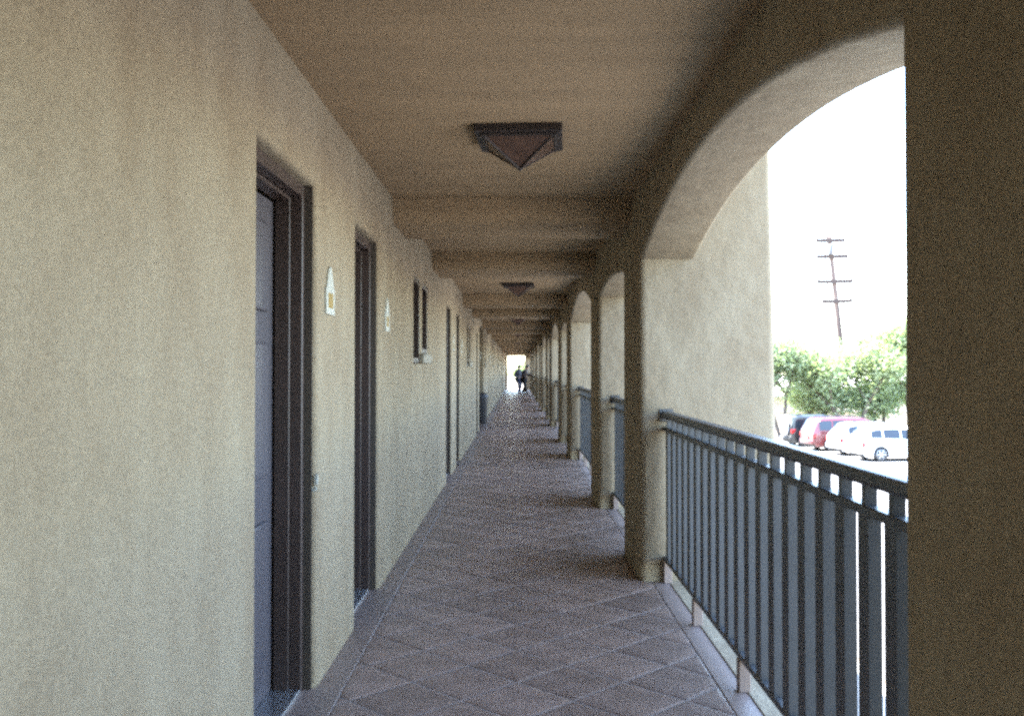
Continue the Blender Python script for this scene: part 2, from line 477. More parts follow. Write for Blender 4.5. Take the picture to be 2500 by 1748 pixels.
for yc, xc, P in cells:
    z = random.uniform(-0.0012, 0.0012)
    if 3.7 < yc <= ymax and (yc, xc, P) in near:
        key = tuple((round(p[0]-xc, 3), round(p[1]-yc, 3)) for p in P)
        if key not in full:
            b_ = bmesh.new(); tile_bm(b_, [(p[0]-xc, p[1]-yc) for p in P], 0, 0.0035)
            full[key] = obj("tile", b_, TILE, fl, loc=(xc, yc, z))
        else:
            inst(full[key], "tile", fl, (xc, yc, z))
    else:
        tile_bm(rest, P, z, 0.0035)
tag(obj("far_tiles", rest, TILE, fl), kind="stuff")

# ------------------------------------------------------------------ railings
def make_railing(L):
    r = empty("railing", (1.055, 0, 0))
    obj("handrail", bx(-0.038, 0.038, 0, L, 1.155, 1.205, bevel=0.016, seg=3), BRONZE, r)
    obj("upper_rail", bx(-0.024, 0.024, 0, L, 1.065, 1.095, bevel=0.004, seg=1), BRONZE, r)
    obj("bottom_rail", bx(-0.024, 0.024, 0, L, 0.15, 0.18, bevel=0.004, seg=1), BRONZE, r)
    n = round(L/0.21); s = L/n; bproto = fproto = None
    for i in range(n):                           # flat bars set upright, with a thinner stub between the two upper rails
        y = s*(i+0.5) - 0.04
        if bproto is None:
            b_ = bmesh.new()
            box(b_, -0.020, 0.020, -0.044, 0.044, 0.178, 1.067); box(b_, -0.018, 0.018, -0.017, 0.017, 1.093, 1.158)
            bproto = obj("baluster", b_, BRONZE, r, loc=(0, y, 0))
        else: inst(bproto, "baluster", r, (0, y, 0))
    nf = max(2, round(L/1.1)); 
    for i in range(nf+1):
        y = min(max(L*i/nf, 0.04), L-0.04)
        if fproto is None: fproto = obj("foot", bx(-0.028, 0.028, -0.028, 0.028, 0.0, 0.152, bevel=0.004, seg=1), STRIP, r, loc=(0, y, 0))
        else: inst(fproto, "foot", r, (0, y, 0))
    for y in (0.004, L-0.004-0.008):
        obj("wall_bracket", bx(-0.05, 0.05, y, y+0.008, 1.13, 1.22, bevel=0.003, seg=1), BRONZE, r)
    return r
rp_ = {}
ordn = ["first", "second", "third", "fourth", "fifth", "sixth", "seventh", "eighth", "ninth", "tenth", "eleventh", "twelfth", "thirteenth", "fourteenth", "fifteenth", "sixteenth"]
nb = 0; nn = 0
for ya, yb, rise, big in bays:
    if ya < 1.5: continue
    key = big
    if key not in rp_: rp_[key] = make_railing(yb-ya); o = rp_[key]
    else: o = copy_tree(rp_[key])
    o.location = (1.055, ya, 0)
    if yb < 7: lab = "large dark metal railing under the nearest arch in the right foreground"
    elif yb < 11: lab = "short dark metal railing between the first two piers down the walkway"
    elif yb < 16.5: lab = "dark metal railing under the second wide arch, beyond the two nearest piers"
    else:
        nn += 1; lab = f"dark metal railing far down the walkway, {ordn[nn-1]} beyond the second wide arch"
    tag(o, lab, "railing", "railings along the arcade")
# landing rail at the far end
r = empty("railing", (0, 72.05, 0)); tag(r, "pale lit railing outside the bright doorway at the walkway's end", "railing")
obj("handrail", bx(-1.2, 1.2, -0.03, 0.03, 1.1, 1.15, bevel=0.01), BRONZE, r)
obj("bottom_rail", bx(-1.2, 1.2, -0.02, 0.02, 0.08, 0.11), BRONZE, r)
for i in range(17): obj("baluster", bx(-0.012, 0.012, -0.012, 0.012, 0.1, 1.1), BRONZE, r, loc=(-1.2+0.15*i, 0, 0))
for x in (-1.19, 1.19): obj("foot", bx(-0.025, 0.025, -0.025, 0.025, -0.006, 0.08), BRONZE, r, loc=(x, 0, 0))

# ------------------------------------------------------------------ ceiling lights: square plate with hanging glass pyramid
def make_light():
    r = empty("ceiling_light", (0, 0, ZC)); h = 0.235
    obj("mounting_plate", bx(-h, h, -h, h, -0.045, 0.0, bevel=0.006), DARKM, r)
    t = 0.195; z0, z1 = -0.045, -0.19
    c4 = [(-t, -t), (t, -t), (t, t), (-t, t)]
    e = bmesh.new()
    for x, y in c4: tube(e, (x, y, z0), (x*0.03, y*0.03, z1), 0.008, n=6)
    for (a, b), (c_, d_) in zip(c4, c4[1:]+c4[:1]): tube(e, (a, b, z0-0.006), (c_, d_, z0-0.006), 0.009, n=6)
    obj("edge_bars", e, DARKM, r)
    for i in range(4):
        (a, b), (c_, d_) = c4[i], c4[(i+1) % 4]
        q = bmesh.new()
        P = [Vector((a*.97, b*.97, z0-0.002)), Vector((c_*.97, d_*.97, z0-0.002)), Vector((c_*.03, d_*.03, z1+0.004)), Vector((a*.03, b*.03, z1+0.004))]
        n_ = (P[1]-P[0]).cross(P[2]-P[0]).normalized()*0.003
        A = [q.verts.new(p-n_) for p in P]; Bv = [q.verts.new(p+n_) for p in P]
        q.faces.new(A); q.faces.new(Bv[::-1])
        for k in range(4): q.faces.new((A[k], Bv[k], Bv[(k+1) % 4], A[(k+1) % 4]))
        obj("glass_panel", q, MICA, r)
    f = bmesh.new(); lathe(f, [(0.0, -0.208), (0.010, -0.202), (0.014, -0.19), (0.008, -0.175)], n=10); obj("finial", f, DARKM, r, smooth=True)
    return r
lp = None
for k in range(0, 7):
    o = make_light() if lp is None else copy_tree(lp); lp = lp or o
    o.location = (0.012, 5.18 + PER*k, ZC); o.rotation_euler = (0, 0, R(-3))
    lab = {0: "largest and nearest dark pyramid ceiling light, with amber glass panels",
           1: "second dark pyramid ceiling light, beyond the first pair of beams"}.get(k, f"small far dark pyramid ceiling light, {ordn[k]} from the camera" if k >= 0 else "")
    tag(o, lab, "ceiling light", "pyramid lights along the ceiling")

# ------------------------------------------------------------------ room signs beside the doors
def make_sign():
    r = empty("room_sign", (XL, 0, 1.775))
    W = 0.105
    half = [(W, 0.0), (W, 0.128), (0.086, 0.136), (0.076, 0.152), (0.068, 0.176), (0.054, 0.188), (0.044, 0.206), (0.034, 0.226), (0.018, 0.238), (0.0, 0.242)]
    poly = half + [(-y, z) for y, z in half[-2::-1]]
    b_ = bmesh.new(); prism(b_, poly, 0.001, 0.010); obj("plaque", b_, SIGNW, r)
    obj("number_panel", bx(0.0095, 0.012, -0.058, 0.058, 0.032, 0.108, bevel=0.0012, seg=1), SIGNG, r)
    return r
sp = None; nsn = 0
for (a, b) in doors:
    if b > 60 or b < 0: continue
    if a > ALC[0]-2 and a < ALC[1]: continue
    o = make_sign() if sp is None else copy_tree(sp); sp = sp or o
    o.location = (XL, b + 0.27 if b < 5 else b + 0.34, 1.775)
    nsn += 1
    lab = {1: "larger cream mission-shaped room sign with gold panel, right of the nearest door", 2: "cream mission-shaped room sign with gold panel, right of the second door"}.get(nsn, f"tiny far room sign on the left wall, {ordn[nsn-1]} from the camera")
    tag(o, lab, "sign", "room signs on the left wall")

# ------------------------------------------------------------------ alcove: litter bin and notice
BIN = mat("bin_plastic", (0.03, 0.026, 0.026), 0.5, var=0.2)
tb = empty("trash_can", (-1.04, 26.1, 0)); tag(tb, "dark litter bin standing in the tall alcove on the left wall", "trash can")
q = bmesh.new(); lathe(q, [(0.17, 0.0), (0.18, 0.02), (0.21, 0.70), (0.215, 0.72)], n=20); obj("bin_body", q, BIN, tb, smooth=True)
q = bmesh.new(); lathe(q, [(0.225, 0.715), (0.225, 0.75), (0.19, 0.82), (0.10, 0.86), (0.0, 0.865)], n=20); obj("lid", q, BIN, tb, smooth=True)
nt_ = obj("notice", bx(-1.19, -1.02, ALC[1]-0.012, ALC[1]-0.001, 1.78, 2.0), SIGNW); tag(nt_, "small white notice on the far side of the dark alcove", "notice")

# ------------------------------------------------------------------ people at the far end
def skin_body(name, nodes, edges, material, parent, root=0, sub=1):
    bm = bmesh.new(); lay = bm.verts.layers.skin.verify(); vs = []
    for i, (p, r_) in enumerate(nodes):
        v = bm.verts.new(p); v[lay].radius = (r_, r_) if not isinstance(r_, tuple) else r_; v[lay].use_root = (i == root); vs.append(v)
    for a, b in edges: bm.edges.new((vs[a], vs[b]))
    me = bpy.data.meshes.new(name); bm.to_mesh(me); bm.free(); me.materials.append(material)
    o = bpy.data.objects.new(name, me); COL.objects.link(o); o.parent = parent
    m = o.modifiers.new("skin", 'SKIN'); m.use_smooth_shade = True
    s = o.modifiers.new("sub", 'SUBSURF'); s.levels = sub; s.render_levels = sub
    return o
SKIN = mat("skin", (0.42, 0.25, 0.18), 0.6, var=0.05)
HAIR = mat("hair", (0.02, 0.014, 0.01), 0.6, var=0.2)
CLD = mat("dark_cloth", (0.025, 0.025, 0.032), 0.9, var=0.25)
CLB = mat("brown_cloth", (0.05, 0.032, 0.024), 0.9, var=0.25)
JEAN = mat("dark_jeans", (0.03, 0.035, 0.06), 0.9, var=0.2)
SHOE = mat("pale_shoe", (0.70, 0.70, 0.68), 0.6, var=0.05)
def person(loc, rz, label, J, top, bottom, h=1.0):
    """J: joint dict; walking pose in local space, facing -Y"""
    P = empty("person", loc, rz); P.scale = (h, h, h)
    tag(P, label, "person")
    names = list(J); I = {n: i for i, n in enumerate(names)}
    ed = lambda L_: [(I[a], I[b]) for a, b in L_]
    allE = [("pelvis","waist"),("waist","chest"),("chest","neck0"),("neck0","neck1"),("neck1","head0"),("head0","head1"),
            ("chest","shL"),("shL","elL"),("elL","wrL"),("wrL","haL"),("chest","shR"),("shR","elR"),("elR","wrR"),("wrR","haR"),
            ("pelvis","hiL"),("hiL","knL"),("knL","anL"),("anL","toL"),("pelvis","hiR"),("hiR","knR"),("knR","anR"),("anR","toR")]
    skin_body("body", [J[n] for n in names], ed(allE), SKIN, P, root=I["pelvis"], sub=2)
    def sub(name, ns, es, k, m, add):
        idx = {n: i for i, n in enumerate(ns)}
        skin_body(name, [(J[n][0], (J[n][1] if not isinstance(J[n][1], tuple) else max(J[n][1]))*k + add) for n in ns], [(idx[a], idx[b]) for a, b in es], m, P)
    sub("jacket", ["pelvis","waist","chest","neck0","shL","elL","wrL","shR","elR","wrR"],
        [("pelvis","waist"),("waist","chest"),("chest","neck0"),("chest","shL"),("shL","elL"),("elL","wrL"),("chest","shR"),("shR","elR"),("elR","wrR")], 1.05, top, 0.035)
    sub("trousers", ["pelvis","hiL","knL","anL","hiR","knR","anR"], [("pelvis","hiL"),("hiL","knL"),("knL","anL"),("pelvis","hiR"),("hiR","knR"),("knR","anR")], 1.05, bottom, 0.045)
    hd = Vector(J["head1"][0])
    q = bmesh.new(); bmesh.ops.create_icosphere(q, subdivisions=2, radius=0.108, matrix=Matrix.Translation(hd + Vector((0, 0.022, 0.018))))
    obj("hair", q, HAIR, P, smooth=True)
    q = bmesh.new()                              # face: brow, nose, chin, ears
    fc = hd + Vector((0, -0.085, -0.03))
    tube(q, fc + Vector((0, 0, 0.02)), fc + Vector((0, -0.025, -0.015)), 0.010, 0.014, n=6)
    for s in (-1, 1): bmesh.ops.create_icosphere(q, subdivisions=1, radius=0.022, matrix=Matrix.Translation(hd + Vector((s*0.088, 0.0, -0.02))))
    obj("face_features", q, SKIN, P, smooth=True)
    for a, t in (("anL", "toL"), ("anR", "toR")):
        q = bmesh.new(); A, T = Vector(J[a][0]), Vector(J[t][0])
        d = (T-A); d.z = 0; d = d.normalized() if d.length > 1e-4 else Vector((0, -1, 0))
        zb = min(A.z, T.z) - 0.045
        m4 = Matrix.Translation(Vector((A.x, A.y, max(0.04, T.z))) + d*0.08) @ Vector((0, -1, 0)).rotation_difference(d).to_matrix().to_4x4() @ Matrix.Diagonal((0.048, 0.145, 0.045, 1))
        bmesh.ops.create_icosphere(q, subdivisions=2, radius=1.0, matrix=m4)
        obj("shoe", q, SHOE, P, smooth=True)
    return P
JA = {"pelvis": ((0, 0, 0.93), 0.13), "waist": ((0, -0.01, 1.10), 0.125), "chest": ((0, -0.02, 1.32), 0.145), "neck0": ((0, -0.01, 1.46), 0.062), "neck1": ((0, -0.03, 1.52), 0.056),
      "head0": ((0, -0.045, 1.57), 0.075), "head1": ((0, -0.045, 1.66), 0.10),
      "shL": ((0.19, 0.0, 1.40), 0.066), "elL": ((0.30, 0.08, 1.12), 0.048), "wrL": ((0.16, -0.14, 1.00), 0.036), "haL": ((0.10, -0.22, 0.99), 0.038),
      "shR": ((-0.19, 0.0, 1.40), 0.066), "elR": ((-0.34, 0.06, 1.14), 0.048), "wrR": ((-0.20, -0.14, 0.98), 0.036), "haR": ((-0.14, -0.21, 0.98), 0.038),
      "hiL": ((0.10, 0, 0.86), 0.095), "knL": ((0.12, -0.07, 0.49), 0.062), "anL": ((0.13, 0.10, 0.11), 0.042), "toL": ((0.14, -0.05, 0.05), 0.036),
      "hiR": ((-0.10, 0, 0.86), 0.095), "knR": ((-0.10, -0.12, 0.50), 0.062), "anR": ((-0.10, -0.18, 0.09), 0.042), "toR": ((-0.10, -0.33, 0.045), 0.036)}
JB = dict(JA)
JB.update({"chest": ((0.0, -0.10, 1.30), 0.16), "neck0": ((0.0, -0.15, 1.43), 0.065), "neck1": ((0.0, -0.19, 1.48), 0.058), "head0": ((0.0, -0.22, 1.53), 0.075), "head1": ((0.0, -0.24, 1.62), 0.10),
           "shL": ((0.20, -0.09, 1.37), 0.07), "elL": ((0.28, -0.22, 1.10), 0.05), "wrL": ((0.22, -0.46, 1.12), 0.036), "haL": ((0.20, -0.54, 1.13), 0.038),
           "shR": ((-0.20, -0.09, 1.37), 0.07), "elR": ((-0.36, -0.02, 1.12), 0.05), "wrR": ((-0.30, -0.20, 0.95), 0.036), "haR": ((-0.26, -0.27, 0.93), 0.038)})
person((0.06, 60.0, 0), R(50), "person in dark clothes walking in front of the bright doorway, elbow out", JA, CLD, JEAN, 1.0)
person((0.36, 57.5, 0), R(75), "person in dark clothes leaning towards the railing beside the bright doorway", JB, CLB, CLD, 1.03)

# ------------------------------------------------------------------ parked cars
GLASSC = mat("car_glass", (0.015, 0.018, 0.022), 0.08, var=0.1, spec=0.6)
TYRE = mat("tyre_rubber", (0.018, 0.018, 0.018), 0.85, var=0.2)
RIM = mat("alloy_rim", (0.55, 0.55, 0.56), 0.3, metal=0.7, var=0.1)
TRIM = mat("black_trim", (0.02, 0.02, 0.02), 0.6, var=0.2)
LAMP = mat("red_lamp", (0.45, 0.02, 0.02), 0.2, var=0.1)
PLATE = mat("number_plate", (0.7, 0.7, 0.68), 0.5, var=0.05)
def paint(name, c):
    m = mat(name, c, 0.3, var=0.06, vscale=1.5); m.node_tree.nodes["Principled BSDF"].inputs["Coat Weight"].default_value = 0.6; return m
def lerp(tab, x):
    if x <= tab[0][0]: return tab[0][1]
    for (a, u), (b, v) in zip(tab, tab[1:]):
        if x <= b: 
            t = (x-a)/(b-a); return u + (v-u)*t
    return tab[-1][1]
def make_car(name, label, color, L, W, top, belt, wheels, R_w=0.34, rear_glass=(0.12, 0.42), cabin=(0.45, 3.2), spare=False, roofw=0.76, rails=False):
    c = empty(name); tag(c, label, "car", "cars in the parking lot")
    pm = paint(name + "_paint", color)
    sill, hw = 0.24, W/2
    plan = [(0, 0.86), (0.12, 0.95), (0.4, 1.0), (L-0.9, 1.0), (L-0.35, 0.93), (L-0.08, 0.80), (L, 0.70)]
    gmax = max(lerp(top, x) - lerp(belt, x) for x in [L*i/60 for i in range(61)])
    def prof(x):
        w_ = hw*lerp(plan, x); zt = lerp(top, x); zb = min(lerp(belt, x), zt-0.02)
        gfrac = max(0, min(1, (zt-zb)/gmax)); wr = w_*(0.95 + (roofw-0.95)*gfrac)
        bot = sill + (0.14 if x < 0.1 or x > L-0.1 else 0)
        for xw in wheels:
            dx = abs(x-xw); Ra = R_w+0.055
            if dx < Ra: bot = max(bot, R_w + math.sqrt(Ra*Ra-dx*dx))
        bot = min(bot, zb-0.12)
        return [(w_*0.96, bot), (w_, max(bot+0.03, 0.45)), (w_*1.0, max(bot+0.06, zb-0.18)), (w_*0.965, zb), (wr*1.0, zb+(zt-zb)*0.86), (wr*0.86, zt-0.01*gfrac), (0, zt+0.025*gfrac)]
    xs = sorted({0.0, L, *[L*i/70 for i in range(71)], *[xw + s*(R_w+0.055)*f for xw in wheels for s in (-1, 1) for f in (1.0, 0.97, 0.9, 0.75, 0.5, 0.25, 0)]})
    bm = bmesh.new(); rows = []
    for x in xs:
        P = prof(x)
        row = [bm.verts.new((x, y, z)) for y, z in P] + [bm.verts.new((x, -y, z)) for y, z in P[-2::-1]]
        rows.append(row)
    for a, b in zip(rows, rows[1:]):
        for i in range(len(a)-1): bm.faces.new((a[i], a[i+1], b[i+1], b[i]))
    bm.faces.new(rows[0][::-1]); bm.faces.new(rows[-1])
    o = obj("body", bm, pm, c, smooth=True); o.data.set_sharp_from_angle(angle=R(38))
    u = bmesh.new()
    box(u, 0.15, L-0.15, -hw*0.80, hw*0.80, 0.20, 0.55); obj("underbody", u, TRIM, c)
    def side_glass(x0, x1, s):
        q = bmesh.new(); n = 8; rr = []
        for i in range(n+1):
            x = x0 + (x1-x0)*i/n; P = prof(x); a, b = P[3], P[4]
            lo, hi = 0.10, 0.93
            pts = []
            for t in (lo, (lo+hi)/2, hi):
                y = a[0]+(b[0]-a[0])*t + 0.008; z = a[1]+(b[1]-a[1])*t; pts.append(q.verts.new((x, s*y, z)))
            rr.append(pts)
        for a, b in zip(rr, rr[1:]):
            for k in range(2): q.faces.new((a[k], a[k+1], b[k+1], b[k]))
        return q
    m0, m1 = cabin; third = (m1-m0)
    for s in (-1, 1):
        for f0, f1 in ((0.0, 0.22), (0.245, 0.57), (0.595, 0.98)):
            obj("side_window", side_glass(m0+third*f0, m0+third*f1, s), GLASSC, c, smooth=True)
    def top_glass(x0, x1, kw):
        q = bmesh.new(); rr = []
        for i in range(5):
            x = x0+(x1-x0)*i/4; P = prof(x); yy = P[5][0]*kw
            rr.append([q.verts.new((x - (0.010 if x < L/2 else -0.010), y, P[5][1] + 0.010 + (P[6][1]-P[5][1])*(1-abs(y)/max(yy, .01))*0.8)) for y in (-yy, -yy/2, 0, yy/2, yy)])
        for a, b in zip(rr, rr[1:]):
            for k in range(4): q.faces.new((a[k], a[k+1], b[k+1], b[k]))
        return q
    obj("rear_window", top_glass(rear_glass[0], rear_glass[1], 1.0), GLASSC, c, smooth=True)
    obj("windscreen", top_glass(m1+0.02, m1+0.62, 1.0), GLASSC, c, smooth=True)
    zb0 = lerp(belt, 0.1)
    for s in (-1, 1):
        q = bmesh.new(); w0 = hw*0.90
        box(q, -0.015, 0.24, s*w0-0.10 if s > 0 else s*w0-0.045, s*w0+0.045 if s > 0 else s*w0+0.10, zb0-0.26, zb0-0.03, bevel=0.03)
        obj("tail_lamp", q, LAMP, c, smooth=True)
        q = bmesh.new(); box(q, L-0.22, L-0.02, s*hw*0.62-0.14, s*hw*0.62+0.14, 0.62, 0.76, bevel=0.03); obj("headlight", q, RIM, c, smooth=True)
        q = bmesh.new(); box(q, m1-0.05, m1+0.12, s*(hw+0.10)-0.09, s*(hw+0.10)+0.09, zb0+0.05, zb0+0.20, bevel=0.03); obj("mirror", q, pm, c, smooth=True)
    obj("bumper", bx(-0.07, 0.25, -hw*0.86, hw*0.86, 0.36, 0.58, bevel=0.05, seg=3), pm if not spare else TRIM, c, smooth=True)
    obj("number_plate", bx(-0.085, -0.07, -0.16, 0.16, 0.62, 0.74) if not spare else bx(-0.085, -0.072, 0.35, 0.66, 0.42, 0.55), PLATE, c)
    for xw in wheels:
        for s in (-1, 1):
            wh = empty("wheel", (xw, s*(hw-0.115), R_w), 0, c)
            q = bmesh.new(); lathe(q, [(R_w*0.66, -0.10), (R_w*0.95, -0.105), (R_w, -0.07), (R_w, 0.07), (R_w*0.95, 0.105), (R_w*0.66, 0.10)], n=28, axis='Y'); obj("tyre", q, TYRE, wh, smooth=True)
            q = bmesh.new(); yo = s*0.085
            lathe(q, [(R_w*0.70, s*0.05), (R_w*0.70, yo+s*0.018), (R_w*0.62, yo+s*0.012), (R_w*0.60, s*0.03)], n=28, axis='Y')
            for i in range(6):
                t = 2*math.pi*i/6
                tube(q, (0.04*math.cos(t), yo+s*0.01, 0.04*math.sin(t)), (R_w*0.64*math.cos(t), yo+s*0.012, R_w*0.64*math.sin(t)), 0.034, 0.026, n=6)
            lathe(q, [(0.065, yo), (0.06, yo+s*0.022), (0.0, yo+s*0.025)], n=14, axis='Y')
            obj("rim", q, RIM, wh, smooth=True)
    if rails:
        for s in (-1, 1):
            q = bmesh.new(); tube(q, (m0+0.35, s*hw*0.62, lerp(top, 1.2)+0.05), (m1-0.5, s*hw*0.62, lerp(top, 1.2)+0.05), 0.02, n=6)
            for xx in (m0+0.4, m1-0.55): tube(q, (xx, s*hw*0.62, lerp(top, 1.2)-0.03), (xx, s*hw*0.62, lerp(top, 1.2)+0.05), 0.018, n=6)
            obj("roof_rail", q, TRIM, c)
    if spare:
        q = bmesh.new(); lathe(q, [(0.0, -0.20), (0.30, -0.20), (0.36, -0.17), (0.37, -0.10), (0.37, 0.02)], n=26, axis='X', c=(-0.06, -0.12, 0.98)); obj("spare_wheel_cover", q, PLATE, c, smooth=True)
        q = bmesh.new(); lathe(q, [(0.37, 0.0), (0.38, 0.02), (0.36, 0.08), (0.0, 0.085)], n=26, axis='X', c=(-0.05, -0.12, 0.98)); obj("spare_tyre", q, TYRE, c, smooth=True)
    return c
suv_top = [(0, 0.92), (0.06, 1.02), (0.16, 1.12), (0.50, 1.56), (0.75, 1.64), (1.6, 1.68), (2.5, 1.64), (2.8, 1.58), (3.45, 1.10), (3.7, 1.04), (4.3, 0.92), (4.5, 0.72), (4.58, 0.60)]
suv_belt = [(0, 0.90), (0.4, 1.10), (1.5, 1.04), (3.2, 0.99), (3.6, 1.0), (4.6, 0.80)]
van_top = [(0, 0.95), (0.05, 1.10), (0.32, 1.66), (0.5, 1.76), (1.6, 1.80), (2.9, 1.76), (3.2, 1.68), (4.0, 1.12), (4.3, 1.02), (4.8, 0.85), (4.95, 0.6)]
jeep_top = [(0, 1.05), (0.02, 1.15), (0.10, 1.74), (0.3, 1.80), (2.0, 1.80), (2.35, 1.74), (2.75, 1.14), (2.9, 1.10), (3.9, 1.05), (4.05, 0.8)]
jeep_belt = [(0, 1.02), (2.6, 1.05), (4.1, 0.95)]
HEAD = R(6)
def place(car, X, Y, h=HEAD): car.location = (X, Y, GROUND); car.rotation_euler = (0, 0, h)
hv = Vector((math.cos(HEAD), math.sin(HEAD), 0)); lv = Vector((-hv.y, hv.x, 0))
SUV = make_car("parked_car", "white SUV nearest the railing with its right side and rear wheel showing", (0.80, 0.80, 0.79), 4.58, 1.84, suv_top, suv_belt, (0.90, 3.58), cabin=(0.42, 3.0), rear_glass=(0.17, 0.47))
rw = Vector((17.35, 45.0, 0))                    # where its right rear wheel stands
base = rw - hv*0.90 + lv*0.92
place(SUV, base.x, base.y)
S2 = make_car("parked_car", "white SUV half hidden between the nearest white SUV and the maroon van", (0.78, 0.78, 0.77), 4.58, 1.84, suv_top, suv_belt, (0.90, 3.58), cabin=(0.42, 3.0), rear_glass=(0.17, 0.47), rails=True)
b2 = base + lv*2.9 + hv*0.25; place(S2, b2.x, b2.y)
MV = make_car("parked_car", "maroon van with dark roof, third car from the right", (0.11, 0.016, 0.016), 4.95, 1.95, van_top, [(0, 0.95), (0.3, 1.08), (3.6, 1.02), (5, 0.8)], (0.95, 3.95), cabin=(0.35, 3.5), rear_glass=(0.07, 0.33), roofw=0.80, rails=True)
b3 = base + lv*5.8 + hv*0.05; place(MV, b3.x, b3.y)
JP = make_car("parked_car", "black boxy car with a white spare wheel cover, leftmost in the row", (0.012, 0.014, 0.014), 4.05, 1.80, jeep_top, jeep_belt, (0.72, 3.15), R_w=0.38, cabin=(0.25, 2.25), rear_glass=(0.025, 0.095), spare=True, roofw=0.9)
b4 = base + lv*8.7 + hv*0.05; place(JP, b4.x, b4.y)
# stall lines
for i in range(-3, 5):
    p = base + lv*(2.9*i + 1.45)
    q = bmesh.new(); box(q, -0.6, 5.2, -0.05, 0.05, GROUND+0.004, GROUND+0.006)
    o = obj("stall_line", q, PAINTW, None, loc=(p.x, p.y, 0)); o.rotation_euler = (0, 0, HEAD); tag(o, kind="structure")

# ------------------------------------------------------------------ trees
BARK = mat("bark", (0.10, 0.075, 0.055), 0.95, var=0.3, vscale=6, bump=0.02, bscale=14)
def leafmat(name, c):
    m = mat(name, c, 0.7, var=0.45, vscale=0.9)
    p = m.node_tree.nodes["Principled BSDF"]
    tr = m.node_tree.nodes.new("ShaderNodeBsdfTranslucent"); tr.inputs[0].default_value = (c[0]*1.1, c[1]*1.2, c[2]*.6, 1)
    ms = m.node_tree.nodes.new("ShaderNodeMixShader"); ms.inputs[0].default_value = 0.5
    out = m.node_tree.nodes["Material Output"]
    m.node_tree.links.new(p.outputs[0], ms.inputs[1]); m.node_tree.links.new(tr.outputs[0], ms.inputs[2]); m.node_tree.links.new(ms.outputs[0], out.inputs[0])
    return m
LEAF_A = leafmat("mesquite_leaf", (0.22, 0.265, 0.17))
LEAF_B = leafmat("palo_verde_leaf", (0.26, 0.305, 0.19))
def make_tree(loc, height, spread, lm, label, seed, leaf=0.13, density=1.0, group="trees beyond the parked cars"):
    rnd = random.Random(seed); t = empty("tree", loc); tag(t, label, "tree", group)
    tb_ = bmesh.new(); tips = []
    def grow(p, d, L, r, depth):
        n = 3; q = p
        for i in range(n):
            d = (d + Vector((rnd.uniform(-.2, .2), rnd.uniform(-.2, .2), rnd.uniform(-.08, .14)))).normalized()
            q2 = q + d*L/n; tube(tb_, q, q2, r*(1-.3*i/n), r*(1-.3*(i+1)/n), n=7, cap=False); q = q2
            if depth <= 2: tips.append(q.copy())
        if depth == 0: return
        k = 3 if depth > 1 else 4
        for i in range(k):
            a = 2*math.pi*(i + rnd.random()*0.7)/k
            side = Vector((math.cos(a), math.sin(a), rnd.uniform(0.1, 0.7)))
            grow(q, (d*0.45 + side*0.8).normalized(), L*rnd.uniform(0.62, 0.85), r*0.62, depth-1)
    lean = Vector((rnd.uniform(-.15, .15), rnd.uniform(-.15, .15), 1)).normalized()
    for s in (-1, 1):
        grow(Vector((s*0.08, 0, -0.1)), (lean + Vector((s*0.28, 0.1*s, 0))).normalized(), height*0.34, 0.15, 3)
    me_t = obj("trunk", tb_, BARK, t, smooth=True)
    zmax = max(p.z for p in tips); rx = max(math.hypot(p.x, p.y) for p in tips)
    sx = spread/rx; sz = height/zmax*0.93
    me_t.data.transform(Matrix.Diagonal((sx, sx, sz, 1)))
    V, Fc = [], []
    for p in tips:
        c_ = Vector((p.x*sx, p.y*sx, p.z*sz))
        if c_.z < height*0.22: continue
        for _ in range(int(26*density)):
            o_ = Vector((rnd.gauss(0, .45), rnd.gauss(0, .45), rnd.gauss(-0.12, .38)))
            q = c_ + o_; s = leaf*rnd.uniform(0.6, 1.5)
            u = Vector((rnd.uniform(-1, 1), rnd.uniform(-1, 1), rnd.uniform(-.6, .6))).normalized(); v = u.orthogonal().normalized()
            v = (Matrix.Rotation(rnd.uniform(0, 6.28), 3, u) @ v)
            i0 = len(V); V += [q - u*s, q + v*s*.42, q + u*s, q - v*s*.42]; Fc.append((i0, i0+1, i0+2, i0+3))
    me = bpy.data.meshes.new("crown"); me.from_pydata([tuple(v) for v in V], [], Fc); me.materials.append(lm)
    o = bpy.data.objects.new("crown", me); COL.objects.link(o); o.parent = t
    return t
make_tree((17.3, 62, GROUND), 7.2, 3.3, LEAF_A, "green tree with a dark forked trunk beside the pier's outer edge", 3, density=1.1)
make_tree((21.8, 61, GROUND), 6.3, 4.2, LEAF_B, "pale green bushy tree behind the white cars", 8, density=1.8)
make_tree((26.2, 63, GROUND), 8.3, 4.4, LEAF_B, "tall pale green tree at the dark pier's edge on the right", 15, density=1.8)
make_tree((20.2, 63.5, GROUND), 3.9, 2.6, LEAF_B, "low pale shrubby tree filling the gap under the crowns, behind the maroon van", 41, density=1.1)
make_tree((24.6, 64, GROUND), 4.0, 2.8, LEAF_B, "low pale shrubby tree under the tall tree, behind the nearest white SUV", 47, density=1.1)
make_tree((2.0, 118, GROUND), 6.0, 4.0, LEAF_B, "pale tree beyond the bright doorway at the end of the walkway", 33)

